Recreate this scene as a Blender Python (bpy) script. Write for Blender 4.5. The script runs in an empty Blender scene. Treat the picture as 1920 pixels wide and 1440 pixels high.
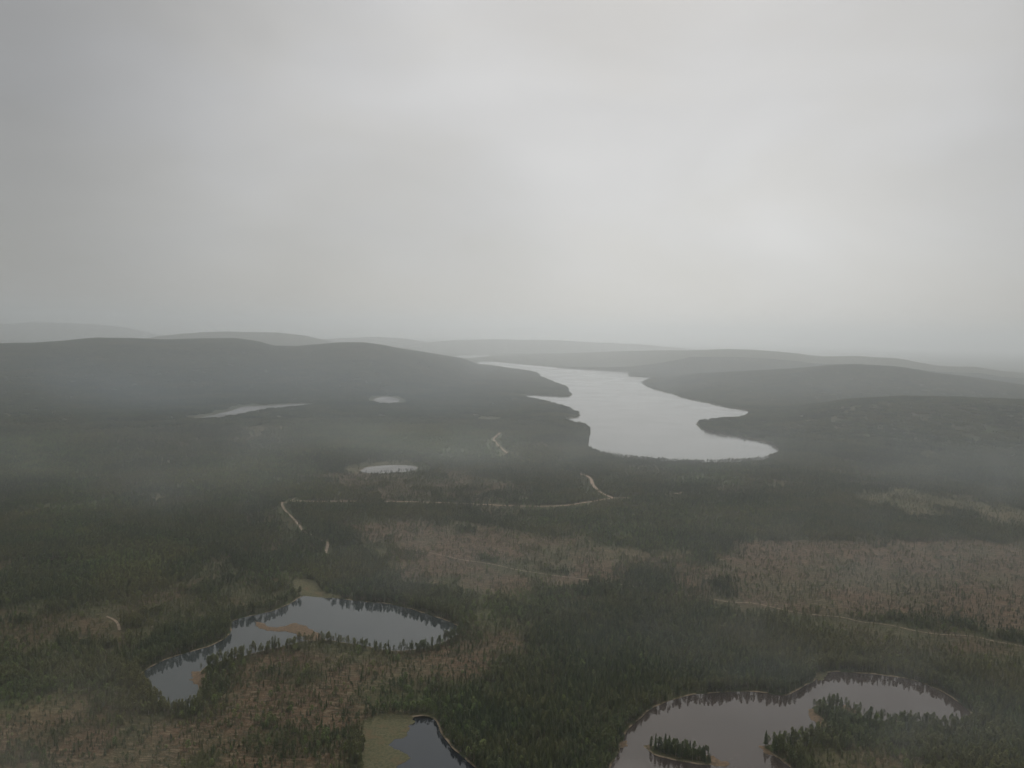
import bpy, math, random
import numpy as np
from mathutils import Vector, Matrix

random.seed(7)
RNG = np.random.default_rng(11)
sc = bpy.context.scene
C = sc.collection

# ------------------------------------------------------------------ camera, world, sun, exposure
CAM_H = 400.0
FPX = 1450.0                      # focal length in photograph pixels (1920 wide)
HORIZON_Y = 622.0
PITCH = math.atan((720 - HORIZON_Y) / FPX)
cam_d = bpy.data.cameras.new('camera')
cam_d.sensor_width = 36.0
cam_d.lens = 36.0 * FPX / 1920.0
cam_d.clip_start = 1.0
cam_d.clip_end = 200000.0
cam = bpy.data.objects.new('camera', cam_d)
ROLL = math.radians(1.4)           # the horizon drops a little to the right
_f = Vector((0, math.cos(PITCH), -math.sin(PITCH)))
_u = Vector((0, math.sin(PITCH), math.cos(PITCH)))
_x = Vector((1, 0, 0))
CX = _x * math.cos(ROLL) + _u * math.sin(ROLL)
CY = _u * math.cos(ROLL) - _x * math.sin(ROLL)
CZ = _f
cam.rotation_euler = Matrix((CX, CY, -CZ)).transposed().to_euler()
cam.location = (0, 0, CAM_H)
C.objects.link(cam)
sc.camera = cam

SUN_EL = math.radians(37)
SUN_AZ = math.radians(9)          # clockwise from +Y
SKY_STRENGTH = 0.10

w = bpy.data.worlds.new('World')
sc.world = w
w.use_nodes = True
nt = w.node_tree
N, L = nt.nodes, nt.links
N.clear()

def nd(tree, t, **kw):
    n = tree.nodes.new(t)
    for k, v in kw.items():
        setattr(n, k, v)
    return n

def mth(tree, op, a, b=None, c=None, clamp=False):
    n = tree.nodes.new('ShaderNodeMath')
    n.operation = op
    n.use_clamp = clamp
    for i, v in enumerate((a, b, c)):
        if v is None:
            continue
        if isinstance(v, (int, float)):
            n.inputs[i].default_value = v
        else:
            tree.links.new(v, n.inputs[i])
    return n.outputs[0]

def mixc(tree, fac, a, b, blend='MIX'):
    n = tree.nodes.new('ShaderNodeMix')
    n.data_type = 'RGBA'
    n.blend_type = blend
    for s, v in ((n.inputs[0], fac), (n.inputs[6], a), (n.inputs[7], b)):
        if isinstance(v, (int, float)):
            s.default_value = v
        elif isinstance(v, (tuple, list)):
            s.default_value = (*v, 1.0) if len(v) == 3 else v
        else:
            tree.links.new(v, s)
    return n.outputs[2]

def smooth(tree, v, lo, hi, a=0.0, b=1.0):
    n = tree.nodes.new('ShaderNodeMapRange')
    n.interpolation_type = 'SMOOTHSTEP'
    tree.links.new(v, n.inputs[0])
    n.inputs[1].default_value = lo
    n.inputs[2].default_value = hi
    n.inputs[3].default_value = a
    n.inputs[4].default_value = b
    return n.outputs[0]

sky = nd(nt, 'ShaderNodeTexSky', sky_type='NISHITA', sun_disc=False,
         sun_elevation=SUN_EL, sun_rotation=SUN_AZ)
tc = nd(nt, 'ShaderNodeTexCoord')
nrm = nd(nt, 'ShaderNodeVectorMath', operation='NORMALIZE')
L.new(tc.outputs['Generated'], nrm.inputs[0])
DIR = nrm.outputs[0]
sep = nd(nt, 'ShaderNodeSeparateXYZ')
L.new(DIR, sep.inputs[0])
DZ = sep.outputs[2]

def lobe(az, el, power_lo):
    """smooth lobe of the cloud layer's brightness round one direction"""
    a, e = math.radians(az), math.radians(el)
    d = nd(nt, 'ShaderNodeVectorMath', operation='DOT_PRODUCT')
    L.new(DIR, d.inputs[0])
    d.inputs[1].default_value = (math.sin(a) * math.cos(e), math.cos(a) * math.cos(e), math.sin(e))
    return smooth(nt, d.outputs['Value'], math.cos(math.radians(power_lo)), 1.0)

# overcast cloud layer: brighter overhead, thin and bright ahead, thick and grey to the left
cn = nd(nt, 'ShaderNodeTexNoise')
cmap = nd(nt, 'ShaderNodeMapping')
cmap.inputs['Scale'].default_value = (1.0, 1.0, 2.6)
L.new(DIR, cmap.inputs[0])
L.new(cmap.outputs[0], cn.inputs['Vector'])
cn.inputs['Scale'].default_value = 2.2
cn.inputs['Detail'].default_value = 4.0
cn.inputs['Roughness'].default_value = 0.45
cn.inputs['Distortion'].default_value = 0.9
cn2 = nd(nt, 'ShaderNodeTexNoise')
cmap2 = nd(nt, 'ShaderNodeMapping')
cmap2.inputs['Scale'].default_value = (1.0, 1.0, 2.2)
L.new(DIR, cmap2.inputs[0])
L.new(cmap2.outputs[0], cn2.inputs['Vector'])
cn2.inputs['Scale'].default_value = 4.5
cn2.inputs['Detail'].default_value = 5.0
cn2.inputs['Roughness'].default_value = 0.42
base = mth(nt, 'ADD', 3.2, mth(nt, 'MULTIPLY', lobe(5, 12, 38), 2.25))
base = mth(nt, 'SUBTRACT', base, mth(nt, 'MULTIPLY', lobe(-7, 3, 13), 0.6))
base = mth(nt, 'ADD', base, mth(nt, 'MULTIPLY', lobe(30, 14, 34), 0.8))
base = mth(nt, 'ADD', base, mth(nt, 'MULTIPLY', smooth(nt, DZ, 0.50, 0.95), 7.6))
base = mth(nt, 'SUBTRACT', base, mth(nt, 'MULTIPLY', lobe(-42, 4, 42), 0.2))
base = mth(nt, 'SUBTRACT', base, mth(nt, 'MULTIPLY', lobe(14, 27, 20), 1.0))
base = mth(nt, 'MULTIPLY', base, mth(nt, 'ADD', 0.85, mth(nt, 'MULTIPLY', cn.outputs[0], 0.30)))
base = mth(nt, 'MULTIPLY', base, mth(nt, 'ADD', 0.88, mth(nt, 'MULTIPLY', cn2.outputs[0], 0.24)))
tint = mixc(nt, smooth(nt, cn2.outputs[0], 0.35, 0.65), (1.02, 1.0, 0.965), (1.0, 0.99, 0.98))
cloud = mixc(nt, 1.0, tint, base, 'MULTIPLY')
skymix = mixc(nt, 0.94, sky.outputs[0], cloud)
bg = nd(nt, 'ShaderNodeBackground')
bg.inputs['Strength'].default_value = SKY_STRENGTH
L.new(skymix, bg.inputs[0])
wo = nd(nt, 'ShaderNodeOutputWorld')
L.new(bg.outputs[0], wo.inputs[0])

sun_d = bpy.data.lights.new('sun', 'SUN')
sun_d.energy = 1.45
sun_d.angle = math.radians(12)
sun_d.color = (1.0, 0.94, 0.87)
sun = bpy.data.objects.new('sun', sun_d)
sun.rotation_euler = Vector((math.sin(SUN_AZ) * math.cos(SUN_EL), math.cos(SUN_AZ) * math.cos(SUN_EL),
                             math.sin(SUN_EL))).to_track_quat('Z', 'Y').to_euler()
C.objects.link(sun)

vs = sc.view_settings
vs.view_transform = 'Standard'
vs.look = 'None'
vs.exposure = 0.0
vs.gamma = 1.0
vs.use_curve_mapping = False
cy = sc.cycles
cy.max_bounces = 5
cy.diffuse_bounces = 2
cy.glossy_bounces = 3
cy.volume_bounces = 2
cy.transparent_max_bounces = 6
cy.use_denoising = True
cy.denoiser = 'OPENIMAGEDENOISE'
cy.denoising_prefilter = 'ACCURATE'
cy.use_adaptive_sampling = False
cy.sample_clamp_indirect = 1.5
cy.caustics_reflective = False
cy.caustics_refractive = False

# ------------------------------------------------------------------ small maths
def g(px, py):
    """point of the flat ground seen at photograph pixel (px, py)"""
    vx, vy = (px - 960) / FPX, -(py - 720) / FPX
    d = CZ + CX * vx + CY * vy
    t = CAM_H / -d.z
    return (d.x * t, d.y * t)

def look(px, py):
    """bearing (as tan) and slope of the line of sight through a photograph pixel"""
    d = CZ + CX * ((px - 960) / FPX) + CY * (-(py - 720) / FPX)
    return d.x / d.y, d.z / math.hypot(d.x, d.y)

def gp(pts):
    return np.array([g(*p) for p in pts])

def behind_trees(pts, h=12.0):
    """near shores are seen over the tree tops: move them towards us by one tree height"""
    return [(x, y + h * (y - HORIZON_Y) / CAM_H) for x, y in pts]

def hash2(ix, iy, seed):
    h = (ix.astype(np.int64) * 374761393 + iy.astype(np.int64) * 668265263 + seed * 974711) & 0x7fffffff
    h = ((h ^ (h >> 13)) * 1274126177) & 0x7fffffff
    return ((h ^ (h >> 16)) & 0xffff) / 65535.0

def vnoise(x, y, s, seed=0):
    x = x / s; y = y / s
    ix, iy = np.floor(x), np.floor(y)
    fx, fy = x - ix, y - iy
    fx = fx * fx * (3 - 2 * fx); fy = fy * fy * (3 - 2 * fy)
    a, b = hash2(ix, iy, seed), hash2(ix + 1, iy, seed)
    c, d = hash2(ix, iy + 1, seed), hash2(ix + 1, iy + 1, seed)
    return (a + (b - a) * fx) * (1 - fy) + (c + (d - c) * fx) * fy

def fbm(x, y, s, seed=0, o=4):
    t, a, n = 0, 0.5, 0
    for k in range(o):
        t = t + a * vnoise(x, y, s / 2 ** k, seed + 31 * k); n += a; a *= 0.5
    return t / n

def sstep(v, lo, hi):
    t = np.clip((v - lo) / (hi - lo), 0, 1)
    return t * t * (3 - 2 * t)

def sdf(poly, X, Y, pad):
    """signed distance to a polygon, positive outside, clipped at pad"""
    out = np.full(X.shape, float(pad))
    x0, y0 = poly.min(0) - pad; x1, y1 = poly.max(0) + pad
    m = np.nonzero((X > x0) & (X < x1) & (Y > y0) & (Y < y1))[0]
    for c in range(0, len(m), 400000):
        q = m[c:c + 400000]
        x, y = X[q], Y[q]
        best = np.full(len(q), 1e18); ins = np.zeros(len(q), bool)
        n = len(poly)
        for i in range(n):
            ax, ay = poly[i]; bx, by = poly[(i + 1) % n]
            ex, ey = bx - ax, by - ay
            t = np.clip(((x - ax) * ex + (y - ay) * ey) / (ex * ex + ey * ey + 1e-9), 0, 1)
            best = np.minimum(best, (x - ax - t * ex) ** 2 + (y - ay - t * ey) ** 2)
            if ay != by:
                cr = ((ay > y) != (by > y)) & (x < (bx - ax) * (y - ay) / (by - ay) + ax)
                ins ^= cr
        d = np.sqrt(best)
        out[q] = np.minimum(np.where(ins, -d, d), pad)
    return out

def linedist(pts, X, Y, pad):
    """distance to a polyline, and whether the point lies on the viewer's side of it"""
    out = np.full(X.shape, float(pad)); near = np.zeros(X.shape, bool)
    x0, y0 = pts.min(0) - pad; x1, y1 = pts.max(0) + pad
    q = np.nonzero((X > x0) & (X < x1) & (Y > y0) & (Y < y1))[0]
    x, y = X[q], Y[q]
    best = np.full(len(q), float(pad)); nr = np.zeros(len(q), bool)
    r = np.hypot(x, y)
    for (ax, ay), (bx, by) in zip(pts[:-1], pts[1:]):
        ex, ey = bx - ax, by - ay
        t = np.clip(((x - ax) * ex + (y - ay) * ey) / (ex * ex + ey * ey + 1e-9), 0, 1)
        cx, cy_ = ax + t * ex, ay + t * ey
        d = np.hypot(x - cx, y - cy_)
        m = d < best
        best[m] = d[m]; nr[m] = (r < np.hypot(cx, cy_))[m]
    out[q] = best; near[q] = nr
    return out, near

def roundoff(p, it=2):
    for _ in range(it):
        q = np.roll(p, -1, 0)
        p = np.stack([0.75 * p + 0.25 * q, 0.25 * p + 0.75 * q], 1).reshape(-1, 2)
    return p

# ------------------------------------------------------------------ lake outlines (photograph pixels -> ground)
LAKES = {}
LAKES['long'] = [(890, 681), (903, 676.7), (951, 680), (973, 683), (1067, 690.7), (1173, 697), (1183, 698), (1177, 703),
    (1182, 706), (1235, 708), (1207, 713), (1203, 719), (1220, 728), (1260, 738), (1280, 745), (1313, 753), (1390, 768),
    (1408, 770), (1392, 783), (1323, 787), (1304, 792), (1307, 799), (1320, 807), (1353, 814), (1390, 820), (1427, 827),
    (1450, 833), (1457, 840), (1461, 851), (1443, 860), (1413, 864), (1363, 867), (1313, 868), (1257, 866), (1207, 863),
    (1173, 860), (1140, 855), (1113, 849), (1101, 840), (1104, 822), (1108, 810), (1104, 801), (1073, 791), (1061, 785),
    (1087, 782), (1088, 775), (1067, 765), (1033, 755), (973, 741), (987, 739), (1013, 741), (1070, 744), (1073, 739),
    (1065, 734), (1067, 727), (1040, 717), (1012, 706), (1010, 700), (993, 696), (940, 689)]
LAKES['far'] = [(850, 669), (868, 665), (918, 665.5), (925, 667), (892, 669.5), (884, 672)]
LAKES['left'] = [(256, 1267), (290, 1246), (317, 1234), (353, 1223), (390, 1213), (413, 1203), (428, 1194), (433, 1180),
    (431, 1169), (441, 1161), (483, 1153), (517, 1144), (547, 1131), (563, 1119), (580, 1116), (613, 1120), (640, 1122),
    (673, 1127), (733, 1132), (773, 1142), (807, 1155), (837, 1163), (862, 1174), (858, 1188), (840, 1200), (807, 1211),
    (780, 1217), (753, 1221), (723, 1219), (690, 1212), (640, 1203), (605, 1199), (570, 1202), (547, 1208), (493, 1219),
    (467, 1228), (433, 1236), (400, 1243), (376, 1256), (366, 1272), (372, 1290), (374, 1305), (362, 1326), (340, 1332),
    (312, 1326), (286, 1300)]
LAKES['right'] = [(1130, 1490), (1143, 1445), (1160, 1412), (1168, 1388), (1176, 1366), (1203, 1344), (1213, 1335),
    (1233, 1323), (1257, 1313), (1283, 1305), (1307, 1301), (1365, 1298), (1415, 1296), (1440, 1300), (1460, 1303),
    (1477, 1304), (1493, 1297), (1513, 1284), (1527, 1277), (1533, 1266), (1563, 1258), (1613, 1262), (1663, 1267),
    (1713, 1275), (1747, 1287), (1780, 1303), (1807, 1323), (1825, 1343), (1822, 1358), (1800, 1364), (1747, 1360),
    (1697, 1353), (1650, 1353), (1620, 1346), (1600, 1334), (1575, 1325), (1552, 1320), (1530, 1322), (1519, 1333),
    (1526, 1347), (1543, 1363), (1510, 1384), (1470, 1394), (1424, 1398), (1440, 1410), (1467, 1427), (1483, 1441),
    (1510, 1475), (1450, 1520), (1250, 1530)]
LAKES['lower'] = [(690, 1362), (708, 1350), (730, 1346), (767, 1345), (800, 1341), (818, 1350), (826, 1372), (840, 1398),
    (858, 1412), (876, 1428), (897, 1445), (915, 1480), (860, 1530), (740, 1530), (705, 1480), (702, 1440), (698, 1410),
    (689, 1385)]
LAKES['round'] = [(674, 882), (690, 875), (730, 871.5), (770, 872.5), (787, 877.5), (774, 883), (730, 887), (695, 888), (676, 885)]
LAKES['square'] = [(700, 749), (716, 744), (737, 745), (749, 749), (748, 756), (730, 758), (712, 755), (700, 750)]
LAKES['narrow'] = [(373, 784), (410, 776), (447, 767), (450, 762.5), (493, 761.5), (530, 759), (583, 757), (570, 760.5),
    (510, 765.5), (483, 768), (460, 774), (417, 781), (385, 786), (371, 786)]
LAKES['dark'] = [(80, 1051), (123, 1048), (148, 1051), (120, 1062), (90, 1059)]
LAKES['bog_a'] = [(908, 785), (922, 784), (920, 788), (910, 788)]
LAKES['bog_b'] = [(928, 796), (945, 795), (945, 799), (932, 799.5)]
LAKE_W = {k: roundoff(gp(v), 2) for k, v in LAKES.items()}
ISLAND = roundoff(gp([(1203, 1397), (1217, 1406), (1227, 1416), (1257, 1424), (1285, 1429), (1315, 1434), (1340, 1435),
                      (1350, 1432), (1334, 1419), (1308, 1408), (1270, 1403), (1232, 1399)]), 2)
# sand and peat bars a hand's breadth above the water
BARS = [gp(p) for p in (
    [(474, 1164), (497, 1171), (512, 1175), (535, 1173), (553, 1168), (579, 1175), (603, 1188), (606, 1199), (580, 1203), (560, 1194), (545, 1188), (525, 1184), (492, 1180)],
    [(352, 1257), (372, 1256), (385, 1270), (388, 1291), (370, 1289), (357, 1276)],
    [(1160, 1400), (1173, 1389), (1176, 1397), (1168, 1408)],
    [(1415, 1397), (1430, 1395), (1446, 1410), (1468, 1424), (1492, 1442), (1484, 1444), (1462, 1429), (1436, 1412)],
    [(1516, 1325), (1524, 1330), (1532, 1345), (1550, 1360), (1545, 1366), (1524, 1350), (1515, 1334)],
    [(1577, 1318), (1596, 1325), (1612, 1334), (1608, 1342), (1585, 1330)],
    [(1330, 1412), (1350, 1422), (1372, 1433), (1345, 1437), (1332, 1430)],
    [(1200, 1396), (1215, 1395), (1222, 1402), (1212, 1404)])]
BARS = [roundoff(b, 2) for b in BARS]
MATS = [roundoff(gp(p), 2) for p in (
    [(674, 1362), (706, 1339), (767, 1343), (774, 1355), (775, 1367), (763, 1380), (742, 1386), (735, 1397), (747, 1407),
     (772, 1413), (757, 1430), (735, 1446), (700, 1480), (684, 1450), (676, 1400)],
    [(550, 1091), (583, 1089), (600, 1103), (613, 1112), (645, 1121), (613, 1122), (580, 1117), (560, 1119), (553, 1108)],
    [(1530, 1275), (1536, 1264), (1555, 1257), (1556, 1268), (1538, 1279)])]

# ------------------------------------------------------------------ vegetation zones
def zone(lst):
    return [(gp(p), wgt) for p, wgt in lst]
CLEAR = zone([
    ([(1380, 1022), (1560, 1012), (1800, 1015), (1990, 1030), (1990, 1215), (1800, 1182), (1640, 1168), (1500, 1152), (1400, 1135), (1330, 1128), (1262, 1104), (1290, 1060), (1335, 1032)], 1.0),
    ([(610, 985), (780, 976), (900, 982), (960, 995), (1080, 1008), (1200, 1030), (1300, 1045), (1255, 1085), (1170, 1095), (1030, 1112), (980, 1140), (880, 1125), (780, 1100), (735, 1060), (670, 1020)], 0.85),
    ([(390, 1262), (500, 1232), (600, 1215), (740, 1232), (860, 1205), (985, 1190), (985, 1245), (900, 1280), (780, 1285), (690, 1335), (680, 1520), (-60, 1520), (-60, 1350), (120, 1310), (280, 1330), (390, 1345)], 0.8),
    ([(120, 1165), (220, 1125), (330, 1105), (420, 1050), (480, 1065), (400, 1105), (370, 1160), (250, 1210), (190, 1255), (90, 1240)], 0.62),
    ([(1500, 1395), (1600, 1385), (1720, 1395), (1740, 1460), (1520, 1500)], 0.55),
    ([(1500, 1160), (1640, 1175), (1800, 1195), (1960, 1235), (1960, 1300), (1760, 1240), (1560, 1215), (1480, 1185)], 0.55),
    ([(880, 1135), (1010, 1130), (1040, 1165), (1000, 1200), (880, 1200), (850, 1165)], 0.55),
    ([(570, 890), (700, 885), (900, 890), (965, 912), (930, 940), (600, 938)], 0.72),
    ([(700, 830), (830, 815), (960, 830), (1000, 860), (880, 865), (740, 855)], 0.6),
    ([(60, 830), (330, 810), (560, 800), (640, 830), (600, 930), (300, 935), (100, 960)], 0.32),  # from here down: stands thinned to lighten the midground, imitating layered haze
    ([(960, 940), (1280, 935), (1440, 950), (1440, 1010), (1000, 1000)], 0.36),
    ([(330, 975), (520, 960), (560, 1040), (360, 1060)], 0.4)])
BOG = zone([
    ([(1550, 912), (1640, 905), (1740, 925), (1960, 950), (1960, 1005), (1800, 985), (1700, 975), (1590, 952)], 0.6),
    ([(245, 935), (270, 931), (318, 935), (330, 941), (270, 947)], 1.3),
    ([(575, 888), (680, 868), (790, 862), (840, 864), (800, 870), (700, 872), (672, 886)], 0.7),
    ([(1030, 862), (1120, 858), (1245, 872), (1180, 880), (1060, 874)], 0.5),
    ([(235, 822), (330, 815), (325, 880), (290, 890), (265, 850)], 0.45),
    ([(400, 806), (500, 798), (545, 815), (540, 850), (500, 835)], 0.45),
    ([(-60, 765), (45, 768), (60, 790), (-60, 805)], 0.4),
    ([(320, 801), (350, 799), (355, 803), (325, 804)], 1.3),
    ([(1705, 850), (1765, 846), (1768, 854), (1735, 862)], 0.9),
    ([(960, 1010), (1130, 1020), (1290, 1040), (1300, 1060), (1080, 1055)], 0.4),
    ([(1515, 1405), (1560, 1398), (1640, 1420), (1720, 1432), (1700, 1450), (1560, 1450)], 0.35)])
LUSH = zone([  # pale growth; midground weights raised to imitate the lightness of layered haze
    ([(330, 865), (560, 850), (580, 930), (420, 945), (330, 920)], 0.75),
    ([(990, 945), (1200, 945), (1300, 955), (1300, 995), (1000, 985)], 0.5),
    ([(560, 800), (780, 795), (960, 815), (960, 865), (620, 850)], 0.8),
    ([(1300, 940), (1480, 945), (1480, 1000), (1310, 995)], 0.4),
    ([(-60, 818), (120, 815), (200, 850), (160, 920), (60, 900), (-60, 885)], 0.8),
    ([(60, 900), (160, 915), (230, 960), (160, 990), (60, 960)], 0.7),
    ([(190, 1045), (270, 1035), (310, 1065), (250, 1095), (185, 1080)], 1.0),
    ([(-60, 1235), (50, 1250), (95, 1290), (60, 1340), (-60, 1350)], 0.6),
    ([(1290, 885), (1350, 882), (1368, 900), (1300, 912)], 0.9),
    ([(1000, 985), (1200, 975), (1310, 990), (1290, 1035), (1100, 1010)], 0.5),
    ([(100, 990), (150, 988), (160, 1005), (110, 1010)], 0.9),
    ([(745, 1310), (810, 1310), (835, 1345), (770, 1345)], 0.7),
    ([(900, 1130), (1000, 1125), (1000, 1150), (910, 1155)], 0.6),
    ([(550, 1065), (600, 1065), (625, 1110), (590, 1100), (560, 1088)], 0.6)])
DENSE = zone([   # closed stands that interrupt the clearings
    ([(1335, 1100), (1380, 1098), (1390, 1118), (1340, 1120)], 1),
    ([(1300, 1000), (1380, 1005), (1370, 1050), (1310, 1050)], 1),
    ([(1190, 1060), (1260, 1075), (1250, 1110), (1180, 1100)], 1),
    ([(1740, 1150), (1860, 1158), (1850, 1190), (1760, 1180)], 0.7),
    ([(380, 1240), (440, 1240), (440, 1290), (385, 1300)], 0.7),
    ([(300, 1330), (380, 1320), (420, 1350), (330, 1370)], 0.5),
    ([(850, 1330), (1000, 1240), (1160, 1130), (1380, 1150), (1500, 1230), (1490, 1290), (1250, 1300), (1150, 1390), (1130, 1520), (900, 1520)], 1),
    ([(1545, 1345), (1650, 1350), (1820, 1365), (1800, 1400), (1600, 1385), (1480, 1415), (1450, 1395)], 1),
    ([(0, 1000), (330, 950), (480, 1000), (420, 1040), (300, 1090), (0, 1150)], 0.6)])

def field(zs, X, Y, jx, jy, soft):
    v = np.zeros(X.shape)
    for p, wgt in zs:
        pad = 160.0
        s = sdf(p, X + jx, Y + jy, pad)
        v = np.maximum(v, wgt * (1 - sstep(s / soft, -1, 1)) * (s < pad - 1))
    return v

ROADS = {
 'forest_road': [(470, 947), (527, 946), (553, 943), (600, 943), (640, 943), (760, 945), (830, 946), (900, 949), (950, 952), (1010, 953), (1060, 951), (1110, 943), (1150, 937), (1190, 936), (1245, 930), (1282, 926)],
 'branch_road': [(1150, 937), (1127, 926), (1112, 912), (1106, 898), (1085, 890), (1040, 880), (990, 870), (957, 855), (945, 847), (930, 832), (926, 825), (938, 813)],
 'side_track': [(553, 938), (540, 944), (529, 947), (533, 958), (545, 970), (560, 988), (570, 1000), (600, 1015), (614, 1022), (611, 1040)],
 'clearing_track': [(740, 1030), (807, 1040), (860, 1052), (923, 1062), (973, 1073), (1023, 1080), (1103, 1091), (1180, 1103), (1253, 1116), (1290, 1122), (1333, 1128), (1367, 1134), (1413, 1137), (1447, 1144), (1493, 1154), (1533, 1158), (1577, 1162), (1613, 1171), (1647, 1175), (1680, 1180), (1713, 1188), (1760, 1195), (1820, 1199), (1863, 1209), (1897, 1215), (1990, 1232)],
 'short_track': [(200, 1162), (213, 1167), (221, 1175), (224, 1187)],
}
def curve(p, n=10):
    p = np.array(p); out = []
    q = np.vstack([2 * p[0] - p[1], p, 2 * p[-1] - p[-2]])
    for i in range(1, len(q) - 2):
        for t in np.linspace(0, 1, n, endpoint=False):
            out.append(0.5 * ((2 * q[i]) + (-q[i - 1] + q[i + 1]) * t + (2 * q[i - 1] - 5 * q[i] + 4 * q[i + 1] - q[i + 2]) * t * t
                              + (-q[i - 1] + 3 * q[i] - 3 * q[i + 1] + q[i + 2]) * t ** 3))
    out.append(q[-2])
    return np.array(out)
ROAD_W = {k: curve(gp(v)) for k, v in ROADS.items()}
ROAD_HALF = {'forest_road': 3.2, 'branch_road': 4.0, 'side_track': 2.2, 'clearing_track': 1.35, 'short_track': 1.6}

# ------------------------------------------------------------------ ridges: (photo x, photo y of the skyline, distance)
def ridge(pts, wn, wf):
    a = np.array(pts, float)
    lk = np.array([look(p[0], p[1]) for p in pts])
    return 960 + FPX * lk[:, 0], CAM_H + lk[:, 1] * a[:, 2] - 12, a[:, 2], wn, wf
RIDGES = [
    ridge([(-700, 650, 6500), (0, 646, 6800), (60, 645, 6800), (120, 641, 7000), (180, 635, 7000), (250, 634, 7000), (310, 637, 7000), (350, 635.5, 7000), (400, 634, 7000),
           (440, 635, 7000), (480, 642, 7000), (510, 650, 7000), (560, 651, 7000), (600, 648, 7000), (640, 644, 7000), (680, 643, 7000), (720, 647, 7100),
           (780, 658, 7300), (850, 671, 7800), (900, 680, 9000), (950, 690, 8800), (1010, 700, 7600)], 2700, 2200),
    ridge([(200, 650, 12000), (265, 636, 12000), (300, 629, 12000), (380, 622, 12000), (440, 620, 12000), (520, 622, 12000), (570, 627, 12000), (610, 636, 12000), (660, 645, 12000), (760, 652, 12000)], 3000, 3000),
    ridge([(-900, 612, 23000), (0, 607, 23000), (60, 604, 23000), (130, 605, 23000), (200, 609, 23000), (240, 614, 23000), (300, 628, 23000), (600, 640, 23000)], 4000, 4000),
    ridge([(560, 640, 17000), (640, 633, 17000), (700, 631, 17000), (760, 634, 17000), (800, 641, 17000), (860, 637, 17000), (920, 635, 17000), (1000, 636, 17000), (1080, 639, 17000), (1200, 645, 17000), (1320, 655, 17000)], 3500, 3500),
    ridge([(900, 664, 13000), (1050, 662, 12000), (1180, 657, 11000), (1300, 654, 10000), (1370, 652, 10000), (1420, 655, 10000), (1500, 662, 10000), (1540, 667, 10000), (1600, 667, 10000),
           (1680, 672, 10000), (1760, 685, 10000), (1800, 686, 10000), (1830, 686, 10000), (1880, 695, 10000), (1920, 699, 10000), (2700, 706, 10000)], 2600, 2500),
    ridge([(1190, 714, 6300), (1235, 708, 6400), (1300, 703, 6600), (1400, 697, 6600), (1500, 690, 6600), (1560, 684, 6600), (1610, 682, 6600), (1680, 687, 6600), (1750, 700, 6600), (1800, 706, 6600), (1920, 725, 6600), (2700, 740, 6600)], 1900, 2000),
    ridge([(1440, 775, 4200), (1520, 756, 4200), (1600, 748, 4200), (1700, 742, 4200), (1800, 743, 4200), (1920, 748, 4200), (2700, 752, 4200)], 900, 900)]

def terrain(X, Y, full=False):
    """height of the ground, and the distance to the nearest water"""
    D = np.hypot(X, Y)
    wat = np.full(X.shape, 1500.0)
    rough = np.clip(D / 900, 1, 5)
    jn = (fbm(X, Y, 26.0, 5, 3) - 0.5) * 5.0 * rough
    for k, p in LAKE_W.items():
        pad = 1500.0 if k in ('long', 'far', 'narrow', 'square') else 300.0
        s = sdf(p, X, Y, pad)
        wat = np.minimum(wat, np.where(s >= pad, 1500.0, s))
    isl = -sdf(ISLAND, X, Y, 60)
    wat = np.maximum(wat, np.where(isl > -59, isl, -1e9))
    wat = wat + jn * (np.abs(wat) < 60) * 0.8
    bars = np.full(X.shape, -60.0)
    for b in BARS:
        bars = np.maximum(bars, -sdf(b, X, Y, 60))
    jf = (fbm(X, Y, 9.0, 15, 3) - 0.5) * 13
    bars = bars + (jn * 0.8 + jf) * (bars > -55)
    mats = np.full(X.shape, -60.0)
    for b in MATS:
        mats = np.maximum(mats, -sdf(b, X, Y, 60))
    mats = mats + (jn * 1.2 + jf) * (mats > -55)
    U = 960 + FPX * X / np.maximum(Y, 1.0)
    U = np.where(Y < 1, np.where(X < 0, -5000, 5000), U)
    h = np.zeros(X.shape)
    for rx, rz, rd, wn, wf in RIDGES:
        z = np.interp(U, rx, rz); dd = np.interp(U, rx, rd)
        lo, hi = rx[0], rx[-1]
        z = np.maximum(z, 0) * np.where(lo <= -500, 1, sstep(U, lo - 60, lo)) * np.where(hi >= 2600, 1, 1 - sstep(U, hi, hi + 60))
        t = np.where(D < dd, (dd - D) / wn, (D - dd) / wf)
        pr = np.where(t < 1, 0.5 + 0.5 * np.cos(np.pi * np.clip(t, 0, 1)), 0)
        h = np.maximum(h, z * pr)
    bumpy = (fbm(X, Y, 900.0, 9, 5) - 0.5)
    h = h * (1 + 0.16 * bumpy * (h > 0)) * np.where(D < 15000, sstep(wat, 0, 500), 1)
    roll = (fbm(X, Y, 160.0, 3, 4)) * 5.0 * sstep(wat, 4, 90)
    land = 0.35 + 0.9 * sstep(wat, 0, 8) + roll + h
    bed = np.maximum(wat * 0.25, -3.0)
    z = np.where(wat > 0, land * sstep(wat, -0.01, 1.2), bed)
    z = np.where((bars > 0) & (z < 0.25), 0.22 * sstep(bars, 0, 2), z)
    z = np.where((mats > 0) & (z < 0.3), 0.16 * sstep(mats, 0, 2), z)
    if full:
        return z, wat, bars, mats
    return z, wat

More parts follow.
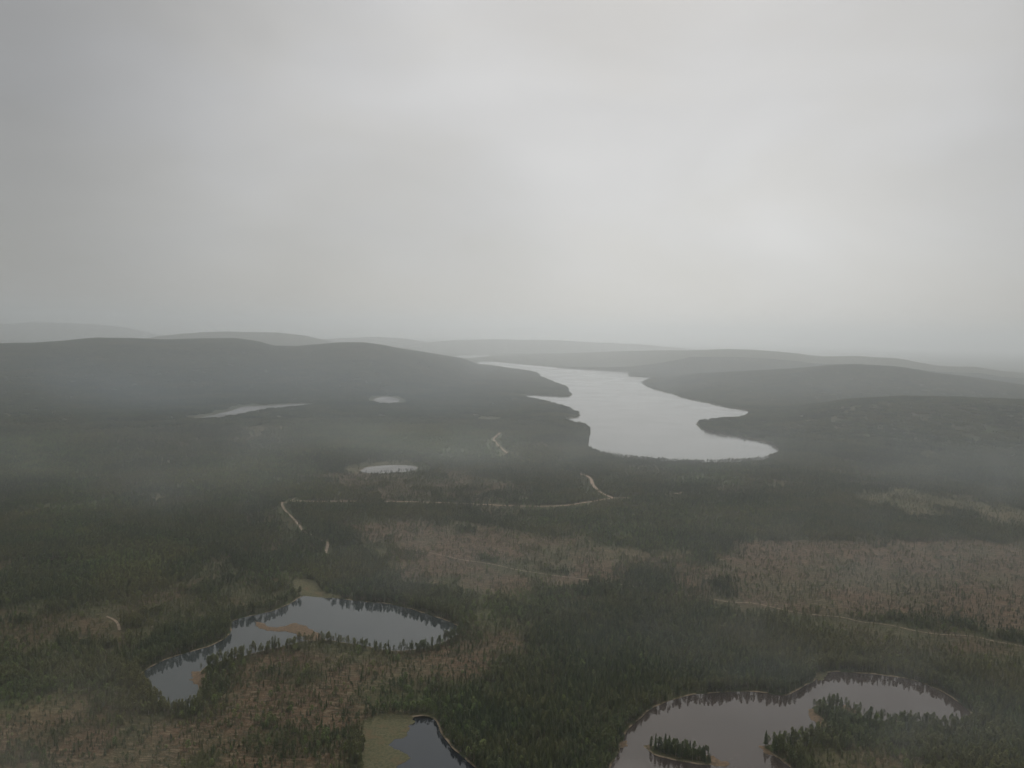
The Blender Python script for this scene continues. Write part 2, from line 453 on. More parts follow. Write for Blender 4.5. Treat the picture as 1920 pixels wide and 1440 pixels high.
def zones(X, Y):
    D = np.hypot(X, Y)
    k = np.clip(D / 1200, 0.7, 4)
    jx = (fbm(X, Y, 70.0, 21, 3) - 0.5) * 70 * k
    jy = (fbm(X, Y, 70.0, 22, 3) - 0.5) * 90 * k
    soft = 14 + D * 0.024
    cl = field(CLEAR, X, Y, jx, jy, soft)
    bo = field(BOG, X, Y, jx * 0.9, jy * 0.9, soft * 1.3)
    bo = bo * (1 - 0.7 * sstep(fbm(X, Y, 120.0, 47, 4), 0.5, 0.66) * (bo < 0.95))
    lu = field(LUSH, X, Y, jx, jy, soft * 2.2)
    de = field(DENSE, X, Y, jx, jy, soft)
    cl = np.clip(cl * (1 - de), 0, 1.2)
    # patchwork of thinner and thicker stands everywhere
    pn = fbm(X, Y, 190.0, 41, 4)
    cl = np.maximum(cl, sstep(pn, 0.54, 0.68) * 0.48 * (1 - de))
    cl = cl * (1 - 0.55 * sstep(fbm(X, Y, 45.0, 43, 3), 0.55, 0.72) * np.where(cl > 0.9, 0.25, 1))
    cl = cl * (1 - 0.8 * sstep(D, 3300, 4200))
    return cl, bo, lu, de

# ------------------------------------------------------------------ object helpers
def tag(o, label=None, cat=None, group=None, kind=None):
    if label: o['label'] = label
    if cat: o['category'] = cat
    if group: o['group'] = group
    if kind: o['kind'] = kind
    return o

def mesh_np(name, V, F, mat=None, smooth_=True, attrs=None):
    me = bpy.data.meshes.new(name)
    V = np.asarray(V, np.float32)
    me.vertices.add(len(V)); me.vertices.foreach_set('co', V.ravel())
    if F is not None and len(F):
        F = np.asarray(F, np.int32); k = F.shape[1]
        me.loops.add(F.size); me.loops.foreach_set('vertex_index', F.ravel())
        me.polygons.add(len(F)); me.polygons.foreach_set('loop_start', np.arange(0, F.size, k, dtype=np.int32))
        me.polygons.foreach_set('use_smooth', np.full(len(F), smooth_, bool))
    for an, av in (attrs or {}).items():
        a = me.attributes.new(an, 'FLOAT', 'POINT'); a.data.foreach_set('value', np.asarray(av, np.float32))
    me.update(calc_edges=True)
    if mat: me.materials.append(mat)
    return me

def obj(name, me, parent=None):
    o = bpy.data.objects.new(name, me)
    C.objects.link(o)
    o.parent = parent
    return o

def new_mat(name):
    m = bpy.data.materials.new(name); m.use_nodes = True
    t = m.node_tree
    return m, t, t.nodes['Principled BSDF']

def noise(t, vec, scale, detail=4, rough=0.55, dist=0.0):
    n = nd(t, 'ShaderNodeTexNoise')
    t.links.new(vec, n.inputs['Vector'])
    n.inputs['Scale'].default_value = scale
    n.inputs['Detail'].default_value = detail
    n.inputs['Roughness'].default_value = rough
    n.inputs['Distortion'].default_value = dist
    return n.outputs[0]

# ------------------------------------------------------------------ ground
def ground_material():
    m, t, b = new_mat('ground_cover')
    pos = nd(t, 'ShaderNodeNewGeometry').outputs['Position']
    def at(n):
        a = nd(t, 'ShaderNodeAttribute'); a.attribute_name = n
        return a.outputs['Fac']
    cl, bo, lu, wat, bars, mats = (at(n) for n in ('clear', 'bog', 'lush', 'water_dist', 'bars', 'mats'))
    mp = nd(t, 'ShaderNodeMapping'); mp.inputs['Scale'].default_value = (0.3, 1.0, 1.0)   # soil furrows run across
    t.links.new(pos, mp.inputs[0])
    n_f = noise(t, mp.outputs[0], 0.30, 4, 0.7)
    n_s = noise(t, pos, 0.33, 4, 0.65)       # 3 m patches
    n_m = noise(t, pos, 0.07, 5, 0.6)
    n_l = noise(t, pos, 0.006, 5, 0.6)
    n_t = noise(t, pos, 1.1, 3, 0.6)
    forest = mixc(t, smooth(t, n_m, 0.35, 0.65), (0.018, 0.026, 0.009), (0.040, 0.034, 0.014))
    forest = mixc(t, smooth(t, n_l, 0.40, 0.62), forest, (0.032, 0.044, 0.014))
    heath = mixc(t, smooth(t, n_m, 0.35, 0.62), (0.044, 0.028, 0.013), (0.084, 0.050, 0.027))
    heath = mixc(t, smooth(t, n_l, 0.45, 0.60), heath, (0.050, 0.044, 0.020))
    heath = mixc(t, smooth(t, n_f, 0.52, 0.62), heath, (0.134, 0.103, 0.064))
    heath = mixc(t, smooth(t, n_f, 0.46, 0.38), heath, (0.028, 0.032, 0.018))
    heath = mixc(t, mth(t, 'MULTIPLY', smooth(t, n_t, 0.56, 0.68), 0.45), heath, (0.23, 0.185, 0.14))
    c = mixc(t, mth(t, 'MULTIPLY', cl, 1.15, clamp=True), forest, heath)
    bogc = mixc(t, smooth(t, n_m, 0.35, 0.6), (0.085, 0.075, 0.038), (0.125, 0.100, 0.055))
    bogc = mixc(t, smooth(t, n_s, 0.5, 0.66), bogc, (0.075, 0.080, 0.040))
    c = mixc(t, mth(t, 'MULTIPLY', bo, 1.0, clamp=True), c, bogc)
    lushc = mixc(t, smooth(t, n_s, 0.4, 0.6), (0.040, 0.070, 0.022), (0.075, 0.100, 0.035))
    c = mixc(t, mth(t, 'MULTIPLY', lu, 0.8, clamp=True), c, lushc)
    # shore strip: pale dry sedge and sand
    sh = mixc(t, smooth(t, n_m, 0.4, 0.6), (0.13, 0.098, 0.064), (0.23, 0.18, 0.125))
    shm = mth(t, 'MULTIPLY', smooth(t, wat, 2.5, 0.9), smooth(t, n_m, 0.40, 0.58))
    c = mixc(t, shm, c, sh)
    barc = mixc(t, smooth(t, n_s, 0.4, 0.6), (0.145, 0.098, 0.060), (0.085, 0.064, 0.040))
    c = mixc(t, smooth(t, bars, -0.5, 0.5), c, barc)
    matc = mixc(t, smooth(t, n_s, 0.35, 0.62), (0.050, 0.054, 0.026), (0.098, 0.090, 0.048))
    matc = mixc(t, smooth(t, n_m, 0.5, 0.68), matc, (0.10, 0.075, 0.04))
    c = mixc(t, smooth(t, mats, -0.5, 0.5), c, matc)
    t.links.new(c, b.inputs['Base Color'])
    b.inputs['Roughness'].default_value = 0.95
    b.inputs['Specular IOR Level'].default_value = 0.15
    bp = nd(t, 'ShaderNodeBump'); bp.inputs['Strength'].default_value = 0.7; bp.inputs['Distance'].default_value = 1.5
    t.links.new(n_s, bp.inputs['Height'])
    t.links.new(bp.outputs[0], b.inputs['Normal'])
    return m

HAZE_R = 42000.0
az = np.concatenate([np.linspace(-180, -42, 60, endpoint=False), np.linspace(-42, 42, 1300), np.linspace(42, 180, 60)[1:]])
az = np.radians(az[:-1])
dpx = np.concatenate([np.arange(1250, 20, -1.15), [19, 17, 15.5, 14.5]])
dist = np.concatenate([np.linspace(5, 440, 12), CAM_H * FPX / dpx])
AZ, DD = np.meshgrid(az, dist)
GX, GY = (np.sin(AZ) * DD).ravel(), (np.cos(AZ) * DD).ravel()
gz, gw, gb, gm = terrain(GX, GY, True)
gcl, gbo, glu, gde = zones(GX, GY)
for pts, hw in ((ROAD_W[k], ROAD_HALF[k]) for k in ROADS):
    pass
nr, nc = len(dist), len(az)
I = np.arange(nr * nc).reshape(nr, nc)
A = I[:-1]; B = np.roll(I[:-1], -1, 1); Cc = np.roll(I[1:], -1, 1); Dd = I[1:]
F = np.stack([A, Dd, Cc, B], -1).reshape(-1, 4)
gme = mesh_np('ground', np.stack([GX, GY, gz], 1), F, ground_material(), True,
              {'clear': gcl, 'bog': gbo, 'lush': glu, 'water_dist': gw, 'bars': gb, 'mats': gm})
ground = tag(obj('ground', gme), 'rolling boreal ground with brown clearings, bogs and wooded hills', 'ground', kind='structure')

# ------------------------------------------------------------------ water
def water_material(name, base, rough=0.03, bump=0.02, ior=1.5, spec=(1, 1, 1)):
    m, t, b = new_mat(name)
    pos = nd(t, 'ShaderNodeNewGeometry').outputs['Position']
    n = noise(t, pos, 0.012, 3, 0.5)
    c = mixc(t, smooth(t, n, 0.35, 0.65), base, tuple(v * 0.85 for v in base))
    t.links.new(c, b.inputs['Base Color'])
    b.inputs['IOR'].default_value = ior
    b.inputs['Specular Tint'].default_value = (*spec, 1)
    r = nd(t, 'ShaderNodeMapRange'); t.links.new(noise(t, pos, 0.004, 4, 0.6, 0.6), r.inputs[0])
    r.inputs[1].default_value = 0.4; r.inputs[2].default_value = 0.6; r.inputs[3].default_value = rough; r.inputs[4].default_value = rough * 2.2
    t.links.new(r.outputs[0], b.inputs['Roughness'])
    bp = nd(t, 'ShaderNodeBump'); bp.inputs['Strength'].default_value = bump; bp.inputs['Distance'].default_value = 0.3
    t.links.new(noise(t, pos, 0.6, 2, 0.5), bp.inputs['Height'])
    t.links.new(bp.outputs[0], b.inputs['Normal'])
    return m
M_FAR = water_material('lake_water', (0.062, 0.060, 0.054), 0.07, spec=(1.0, 0.975, 0.94))
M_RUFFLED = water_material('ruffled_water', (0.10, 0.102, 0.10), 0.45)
M_LEFT = water_material('peaty_water', (0.030, 0.037, 0.037), 0.02, spec=(0.98, 1.0, 0.98))
M_RIGHT = water_material('brown_water', (0.044, 0.035, 0.030), 0.02, spec=(1.0, 0.94, 0.90))
M_BLUE = water_material('clear_water', (0.008, 0.011, 0.015), 0.02, spec=(0.85, 0.93, 1.0))
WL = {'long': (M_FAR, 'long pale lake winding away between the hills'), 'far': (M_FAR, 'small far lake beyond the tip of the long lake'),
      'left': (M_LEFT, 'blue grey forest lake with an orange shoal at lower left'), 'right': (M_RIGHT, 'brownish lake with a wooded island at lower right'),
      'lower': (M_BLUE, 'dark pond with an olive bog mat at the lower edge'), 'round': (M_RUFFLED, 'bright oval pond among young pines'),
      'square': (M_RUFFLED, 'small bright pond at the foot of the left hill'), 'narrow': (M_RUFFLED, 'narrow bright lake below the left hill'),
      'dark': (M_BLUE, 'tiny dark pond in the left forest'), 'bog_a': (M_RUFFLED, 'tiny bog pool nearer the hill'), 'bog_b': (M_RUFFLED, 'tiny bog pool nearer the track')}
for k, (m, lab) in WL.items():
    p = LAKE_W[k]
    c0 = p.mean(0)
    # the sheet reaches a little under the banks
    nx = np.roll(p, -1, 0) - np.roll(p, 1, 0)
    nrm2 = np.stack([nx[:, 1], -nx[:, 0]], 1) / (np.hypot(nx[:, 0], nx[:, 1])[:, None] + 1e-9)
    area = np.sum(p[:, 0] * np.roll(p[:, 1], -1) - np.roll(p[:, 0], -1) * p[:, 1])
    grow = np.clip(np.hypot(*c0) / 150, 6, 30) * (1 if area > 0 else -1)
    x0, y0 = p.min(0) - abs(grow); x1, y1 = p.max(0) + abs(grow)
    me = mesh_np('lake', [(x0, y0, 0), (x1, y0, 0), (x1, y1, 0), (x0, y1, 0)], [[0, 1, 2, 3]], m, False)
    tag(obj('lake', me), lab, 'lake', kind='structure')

# ------------------------------------------------------------------ roads and tracks
def road_material(name, c1, c2):
    m, t, b = new_mat(name)
    pos = nd(t, 'ShaderNodeNewGeometry').outputs['Position']
    c = mixc(t, smooth(t, noise(t, pos, 0.15, 4), 0.35, 0.65), c1, c2)
    t.links.new(c, b.inputs['Base Color']); b.inputs['Roughness'].default_value = 0.95
    return m
M_ROAD = road_material('gravel_road', (0.27, 0.185, 0.125), (0.18, 0.13, 0.09))
M_TRACK = road_material('sandy_track', (0.22, 0.165, 0.115), (0.12, 0.09, 0.06))
for k, p in ROAD_W.items():
    seg = np.gradient(p, axis=0); ln = np.hypot(seg[:, 0], seg[:, 1])[:, None] + 1e-9
    nv = np.stack([-seg[:, 1], seg[:, 0]], 1) / ln
    hw = ROAD_HALF[k] * (0.75 + 0.5 * fbm(p[:, 0], p[:, 1], 60, 77, 2))[:, None]
    V = []
    for s in (-1, -0.33, 0.33, 1):
        q = p + nv * hw * s
        z, _ = terrain(q[:, 0], q[:, 1])
        V.append(np.stack([q[:, 0], q[:, 1], z + 0.45], 1))
    V = np.stack(V, 1).reshape(-1, 3)
    n = len(p); F = []
    for i in range(n - 1):
        for j in range(3):
            F.append((i * 4 + j, i * 4 + j + 1, i * 4 + 5 + j, i * 4 + 4 + j))
    nm = 'road' if 'road' in k else 'track'
    labs = {'forest_road': 'pale gravel road running across the forest in a long shallow bow',
            'branch_road': 'reddish gravel road bending up towards the long lake',
            'side_track': 'pale track leaving the gravel road towards the left lake',
            'clearing_track': 'thin pale track crossing the brown clearings',
            'short_track': 'short bare sandy track in the left clearing'}
    tag(obj(nm, mesh_np(nm, V, F, M_TRACK if nm == 'track' else M_ROAD, True)), labs[k], nm, kind='structure')

# ------------------------------------------------------------------ tree models
def needle_material(name, dark, light, warm):
    m, t, b = new_mat(name)
    pos = nd(t, 'ShaderNodeNewGeometry').outputs['Position']
    oi = nd(t, 'ShaderNodeObjectInfo').outputs['Random']
    c = mixc(t, oi, dark, light)
    c = mixc(t, mth(t, 'MULTIPLY', smooth(t, noise(t, pos, 0.011, 4, 0.6), 0.42, 0.66), 0.55), c, warm)
    c = mixc(t, mth(t, 'MULTIPLY', smooth(t, noise(t, pos, 1.4, 2), 0.45, 0.7), 0.4), c, light)
    stand = noise(t, pos, 0.0032, 4, 0.6, 0.8)
    c = mixc(t, mth(t, 'MULTIPLY', smooth(t, stand, 0.50, 0.64), 0.6), c, tuple(v * 1.15 for v in warm))
    c = mixc(t, mth(t, 'MULTIPLY', smooth(t, stand, 0.48, 0.38), 0.6), c, dark)
    t.links.new(c, b.inputs['Base Color'])
    b.inputs['Roughness'].default_value = 0.8
    b.inputs['Specular IOR Level'].default_value = 0.2
    return m
M_SPRUCE = needle_material('spruce_needles', (0.012, 0.024, 0.007), (0.046, 0.068, 0.019), (0.064, 0.062, 0.018))
M_PINE = needle_material('pine_needles', (0.020, 0.032, 0.008), (0.068, 0.084, 0.023), (0.086, 0.078, 0.026))
M_BIRCH = needle_material('birch_leaves', (0.050, 0.085, 0.020), (0.095, 0.130, 0.032), (0.12, 0.120, 0.032))
def bark_material():
    m, t, b = new_mat('bark')
    pos = nd(t, 'ShaderNodeNewGeometry').outputs['Position']
    oi = nd(t, 'ShaderNodeObjectInfo').outputs['Random']
    c = mixc(t, oi, (0.09, 0.065, 0.05), (0.20, 0.16, 0.13))
    t.links.new(c, b.inputs['Base Color']); b.inputs['Roughness'].default_value = 0.9
    return m
M_BARK = bark_material()

def blob(V, F, c, d, l, wdt, thk, rnd):
    """one needle clump: a ragged six-pointed lozenge lying along direction d"""
    d = Vector(d).normalized()
    s = d.cross(Vector((0, 0, 1)));
    if s.length < 1e-3: s = Vector((1, 0, 0))
    s.normalize(); u = s.cross(d)
    c = Vector(c); i = len(V)
    j = lambda: rnd.uniform(0.7, 1.3)
    for q in (-d * l * 0.5, d * l * 0.5 * j(), s * wdt * 0.5 * j(), -s * wdt * 0.5 * j(), u * thk * 0.5 * j(), -u * thk * 0.5 * j()):
        V.append(tuple(c + q))
    for f in ((0, 2, 4), (2, 1, 4), (1, 3, 4), (3, 0, 4), (2, 0, 5), (1, 2, 5), (3, 1, 5), (0, 3, 5)):
        F.append(tuple(i + k for k in f))

def trunk_mesh(h, r, rnd, lean=0.02, limbs=()):
    V, F = [], []
    lx, ly = rnd.uniform(-lean, lean), rnd.uniform(-lean, lean)
    k = 5
    rings = 5
    for a in range(rings):
        t = a / (rings - 1)
        rr = r * (1 - 0.85 * t) * (1.35 if a == 0 else 1)
        for b_ in range(k):
            an = 2 * math.pi * b_ / k
            V.append((lx * h * t * t + rr * math.cos(an), ly * h * t * t + rr * math.sin(an), h * t - (0.4 if a == 0 else 0)))
    for a in range(rings - 1):
        for b_ in range(k):
            p, q = a * k + b_, a * k + (b_ + 1) % k
            F.append((p, q, q + k)); F.append((p, q + k, p + k))
    for (z0, an, ln, up) in limbs:
        i = len(V); dx, dy = math.cos(an), math.sin(an)
        e = 0.05 + r * 0.25
        V += [(-dy * e, dx * e, z0), (dy * e, -dx * e, z0), (0, 0, z0 + e), (dx * ln, dy * ln, z0 + up)]
        F += [(i, i + 1, i + 3), (i + 1, i + 2, i + 3), (i + 2, i, i + 3)]
    return V, F, lx, ly

def conifer(kind, seed):
    """unit-free model about 10 m high; returns trunk and crown geometry"""
    rnd = random.Random(seed)
    H = 10.0
    V, F = [], []
    limbs = []
    if kind == 'spruce':
        n = 62; base = rnd.uniform(0.06, 0.16); R = rnd.uniform(1.15, 1.5)
        for i in range(n):
            t = (i + rnd.random()) / n
            z = H * (base + (1 - base) * t)
            rad = R * (1 - t) ** 0.85 * rnd.uniform(0.55, 1.1) + 0.08
            an = i * 2.4 + rnd.uniform(-0.5, 0.5)
            blob(V, F, (math.cos(an) * rad * 0.55, math.sin(an) * rad * 0.55, z - rad * 0.16), (math.cos(an), math.sin(an), -0.3),
                 rad * 1.15 + 0.15, 0.55 + rad * 0.35, 0.34, rnd)
        blob(V, F, (0, 0, H * 0.97), (0.03, 0, 1), 1.2, 0.3, 0.3, rnd)
        tr = trunk_mesh(H * 0.97, 0.13, rnd, 0.01)
    elif kind == 'pine':
        n = 46; base = rnd.uniform(0.38, 0.55); R = rnd.uniform(1.0, 1.45)
        for i in range(n):
            t = (i + rnd.random()) / n
            z = H * (base + (1 - base) * t)
            rad = R * math.sin(math.pi * min(1, 0.22 + 0.78 * t) ** 0.8) ** 0.75 * rnd.uniform(0.35, 1.15) + 0.12
            an = i * 2.4 + rnd.uniform(-0.9, 0.9)
            blob(V, F, (math.cos(an) * rad * 0.75, math.sin(an) * rad * 0.75, z + rnd.uniform(-0.3, 0.3)),
                 (math.cos(an), math.sin(an), rnd.uniform(-0.1, 0.5)), rnd.uniform(0.6, 1.15), rnd.uniform(0.5, 0.95), rnd.uniform(0.3, 0.55), rnd)
            if i % 4 == 0: limbs.append((z - 0.4, an, rad * 0.9, 0.35))
        for q in range(3):
            an = rnd.uniform(0, 6.28); limbs.append((H * rnd.uniform(0.25, base), an, rnd.uniform(0.4, 0.9), 0.05))
        tr = trunk_mesh(H * 0.98, 0.14, rnd, 0.03, limbs)
    else:
        n = 60; base = 0.22; R = rnd.uniform(1.8, 2.4)
        for i in range(n):
            t = (i + rnd.random()) / n
            z = H * (base + (1 - base) * t)
            rad = R * math.sin(math.pi * min(1, 0.15 + 0.82 * t)) ** 0.6 * rnd.uniform(0.3, 1.1) + 0.15
            an = i * 2.4 + rnd.uniform(-0.9, 0.9)
            blob(V, F, (math.cos(an) * rad * 0.8, math.sin(an) * rad * 0.8, z), (math.cos(an), math.sin(an), rnd.uniform(-0.4, 0.5)),
                 rnd.uniform(0.7, 1.4), rnd.uniform(0.6, 1.1), rnd.uniform(0.4, 0.8), rnd)
            if i % 5 == 0: limbs.append((z - 0.6, an, rad * 0.9, 0.5))
        tr = trunk_mesh(H * 0.9, 0.12, rnd, 0.05, limbs)
    return tr[0], tr[1], V, F

CROWN_MAT = {'spruce': M_SPRUCE, 'pine': M_PINE, 'birch': M_BIRCH}
PROTO = []          # (kind, trunk mesh, crown mesh)
proto_col = bpy.data.collections.new('forest_models')     # never linked: only read by the forest's nodes
def joined(name, tv, tf, cv, cf, mat):
    V = np.array(tv + cv); F = np.vstack([np.array(tf), np.array(cf) + len(tv)])
    me = mesh_np(name, V, F, None, False)
    me.materials.append(M_BARK); me.materials.append(mat)
    mi = np.zeros(len(F), np.int32); mi[len(tf):] = 1
    me.polygons.foreach_set('material_index', mi)
    return me
k_ = 0
for kind, cnt in (('spruce', 6), ('pine', 7), ('birch', 4)):
    for s in range(cnt):
        tv, tf, cv, cf = conifer(kind, 100 + k_)
        PROTO.append((kind, mesh_np('trunk', tv, tf, M_BARK, False), mesh_np('crown', cv, cf, CROWN_MAT[kind], False)))
        o = bpy.data.objects.new('model_%02d' % k_, joined('tree', tv, tf, cv, cf, CROWN_MAT[kind]))
        proto_col.objects.link(o)
        k_ += 1
IDX = {'spruce': (0, 6), 'pine': (6, 13), 'birch': (13, 17)}
# clumps: a 32 m patch of forest canopy for the far stands
clump_col = bpy.data.collections.new('clump_models')
for s in range(5):
    rnd = random.Random(500 + s)
    V, F, MI = [], [], []
    for q in range(34):
        x, y = rnd.uniform(-17, 17), rnd.uniform(-17, 17)
        h = rnd.uniform(7, 12); r = rnd.uniform(1.3, 2.1); i = len(V); n = 5
        a0 = rnd.random() * 6
        lo = h * rnd.uniform(0.05, 0.3)
        for ring, (zz, rr) in enumerate(((lo, r), (h * 0.55, r * 0.72))):
            for b_ in range(n):
                an = a0 + 6.283 * b_ / n + ring * 0.6
                V.append((x + rr * math.cos(an) * rnd.uniform(0.75, 1.2), y + rr * math.sin(an) * rnd.uniform(0.75, 1.2), zz + rnd.uniform(-0.5, 0.5)))
        V.append((x, y, h))
        for b_ in range(n):
            c_ = (b_ + 1) % n
            F += [(i + b_, i + c_, i + n + c_), (i + b_, i + n + c_, i + n + b_), (i + n + b_, i + n + c_, i + 2 * n)]
    o = bpy.data.objects.new('clump_%02d' % s, mesh_np('clump', V, F, M_SPRUCE if s < 3 else M_PINE, False))
    clump_col.objects.link(o)

def instancer(name, coll):
    ng = bpy.data.node_groups.new(name, 'GeometryNodeTree')
    ng.interface.new_socket('Geometry', in_out='INPUT', socket_type='NodeSocketGeometry')
    ng.interface.new_socket('Geometry', in_out='OUTPUT', socket_type='NodeSocketGeometry')
    gi, go = ng.nodes.new('NodeGroupInput'), ng.nodes.new('NodeGroupOutput')
    ip = ng.nodes.new('GeometryNodeInstanceOnPoints')
    ci = ng.nodes.new('GeometryNodeCollectionInfo')
    ci.inputs['Collection'].default_value = coll
    ci.inputs['Separate Children'].default_value = True
    ci.inputs['Reset Children'].default_value = True
    def at(n, dt='FLOAT'):
        a = ng.nodes.new('GeometryNodeInputNamedAttribute'); a.data_type = dt
        a.inputs['Name'].default_value = n
        return a.outputs[0]
    ip.inputs['Pick Instance'].default_value = True
    k = ng.links.new
    k(gi.outputs[0], ip.inputs['Points']); k(ci.outputs[0], ip.inputs['Instance'])
    k(at('model', 'INT'), ip.inputs['Instance Index'])
    cr = ng.nodes.new('ShaderNodeCombineXYZ'); k(at('turn'), cr.inputs[2]); k(cr.outputs[0], ip.inputs['Rotation'])
    cs = ng.nodes.new('ShaderNodeCombineXYZ')
    k(at('wide'), cs.inputs[0]); k(at('wide'), cs.inputs[1]); k(at('high'), cs.inputs[2])
    k(cs.outputs[0], ip.inputs['Scale'])
    k(ip.outputs[0], go.inputs[0])
    return ng

def forest(name, P, model, turn, wide, high, coll, label, cat):
    me = mesh_np(name, P, None, None, False, {'turn': turn, 'wide': wide, 'high': high})
    a = me.attributes.new('model', 'INT', 'POINT'); a.data.foreach_set('value', np.asarray(model, np.int32))
    o = obj(name, me)
    md = o.modifiers.new('scatter', 'NODES'); md.node_group = instancer(name, coll)
    return tag(o, label, cat, kind='stuff')

# ------------------------------------------------------------------ scatter
def roads_near(X, Y):
    rd = np.full(X.shape, 60.0); nr_ = np.zeros(X.shape, bool)
    for k, p in ROAD_W.items():
        d, nn = linedist(p, X, Y, 60)
        d = d - ROAD_HALF[k]
        m = d < rd
        rd[m] = d[m]; nr_[m] = nn[m]
    return rd, nr_

GAPS = [g(*q) for q in ((975, 862), (1010, 874), (1025, 877), (1062, 885), (1205, 935), (1225, 933), (590, 1010), (600, 1016), (755, 1032), (780, 1036),
        (1130, 1095), (1160, 1100), (1190, 1105), (1220, 1111), (1250, 1116), (1280, 1121), (1305, 1125), (700, 944), (500, 947))]

def scatter(n, d0, d1, half_az):
    a = np.radians(RNG.uniform(-half_az, half_az, n))
    d = np.sqrt(RNG.uniform(d0 * d0, d1 * d1, n))
    return np.sin(a) * d, np.cos(a) * d

def plant(n, d0, d1, dens0):
    X, Y = scatter(n, d0, d1, 38)
    z, wat, bars, mats = terrain(X, Y, True)
    D = np.hypot(X, Y)
    ok = (wat > 1.5) & (bars < 0) & (mats < 1)
    X, Y, z, wat, D, bars = X[ok], Y[ok], z[ok], wat[ok], D[ok], bars[ok]
    cl, bo, lu, de = zones(X, Y)
    dens = 1.0 - 0.93 * np.clip(cl * 1.15, 0, 1)
    dens = dens * (1 - 0.93 * np.clip(bo, 0, 1))
    dens *= 0.55 + 0.9 * sstep(fbm(X, Y, 38.0, 61, 3), 0.35, 0.65) * (1 - 0.4 * de) + 0.3 * de
    shore = sstep(wat, 22, 10)
    rp = sdf(LAKE_W['round'], X, Y, 90)
    dens = np.where(rp < 45, dens * 0.12, dens); shore = np.where(rp < 89, 0, shore)
    dens = np.maximum(dens, 0.75 * shore * (D < 2900))
    rd, nrr = roads_near(X, Y)
    dens = np.where(rd < 2, 0, dens)
    dens = np.where((rd < 45) & nrr, dens * np.where(de > 0.5, 0.15, 0.05 + 0.3 * (rd > 25)), dens)
    dens = np.where((rd < 9), dens * 0.5, dens)
    gap = np.zeros(X.shape, bool)
    for gx_, gy_ in GAPS:
        rg = 0.019 * math.hypot(gx_, gy_)
        gap |= ((X - gx_) ** 2 + ((Y - gy_) * 0.4) ** 2) < rg * rg
    dens = np.where(gap & nrr & (rd < 55) & (rd > 1.0), 0.95, dens)
    nrr = nrr & ~gap
    hide = sstep(fbm(X, Y, 55.0, 88, 2), 0.5, 0.62)
    dens = np.where((rd < 30) & nrr & (rd > 1), np.maximum(dens, 0.22 * hide), dens)
    keep = RNG.random(len(X)) < dens * dens0(D)
    r = lambda v: v[keep]
    return tuple(map(r, (X, Y, z, wat, D, cl, bo, lu, de, shore)))

X, Y, z, wat, D, cl, bo, lu, de, shore = plant(760000, 600, 3400, lambda D: np.interp(D, [600, 1200, 2200, 3400], [1, 0.95, 0.62, 0.42]))
n = len(X)
u = RNG.random(n)
sp_share = np.interp(fbm(X, Y, 120, 90, 3), [0.35, 0.65], [0.12, 0.62]) * (1 - 0.7 * np.clip(cl, 0, 1)) * (1 - 0.6 * shore) + 0.25 * de
kind_i = np.where(u < sp_share, 0, 1)
bshare = 0.03 + 0.75 * np.clip(lu, 0, 1)
kind_i = np.where(RNG.random(n) < bshare, 2, kind_i)
height = RNG.normal(8.6, 1.9, n)
height = np.where(cl > 0.4, RNG.normal(6.6, 1.9, n), height)
height = np.where((cl > 0.3) & (cl < 0.9) & (D < 1500), RNG.normal(5.4, 1.9, n), height)
height = np.where(kind_i == 2, RNG.normal(6.8, 1.4, n), height)
height = np.where(shore > 0.5, height + 3.2, height)
height = np.where(bo > 0.4, height * 0.55, height)
height = np.clip(height, 2.8, 15.5) * (0.9 + 0.25 * fbm(X, Y, 90, 91, 2))
wide = height / 10 * RNG.uniform(1.1, 1.85, n) * np.interp(D, [1000, 3400], [1.0, 1.35])
wide = np.where((cl > 0.9), wide * 0.9, wide)
wide = np.where(shore > 0.5, wide * 0.8, wide)
lo_ = np.array([0, 6, 13])[kind_i]; cn_ = np.array([6, 7, 4])[kind_i]
model = lo_ + (RNG.random(n) * cn_).astype(int)
turn = RNG.uniform(0, 6.283, n)

# island and spit trees set one by one (photo pixel of the foot, height in metres, kind)
isl = []
rr = random.Random(5)
tall = [(1221, 1404, 12, 1), (1229, 1407, 16, 0), (1238, 1409, 13.5, 1), (1247, 1411, 18, 0), (1254, 1413, 17, 0), (1268, 1417, 16, 1),
        (1274, 1419, 13, 0), (1284, 1420, 16.5, 1), (1294, 1421, 10.5, 1), (1311, 1426, 13, 1), (1318, 1427, 13, 0), (1328, 1427, 9, 0)]
for a in tall: isl.append(a)
tries = 0
while len(isl) < 96 and tries < 4000:
    tries += 1
    px, py = rr.uniform(1208, 1340), rr.uniform(1398, 1432)
    gx, gy = g(px, py)
    if -sdf(ISLAND, np.array([gx]), np.array([gy]), 50)[0] > 3.5 and px < 1333:
        isl.append((px, py, rr.uniform(7, 12), 0 if rr.random() < 0.45 else 1))
ip = np.array([g(a[0], a[1]) for a in isl])
iz, _ = terrain(ip[:, 0], ip[:, 1])
# drop scattered trees that fell on the island
on_isl = -sdf(ISLAND, X, Y, 60) > -8
_P = np.stack([X, Y, z - CAM_H], 1)
_dep = _P @ np.array(CZ)
U = 960 + FPX * (_P @ np.array(CX)) / _dep
Vp = 720 - FPX * (_P @ np.array(CY)) / _dep
keep = ~on_isl
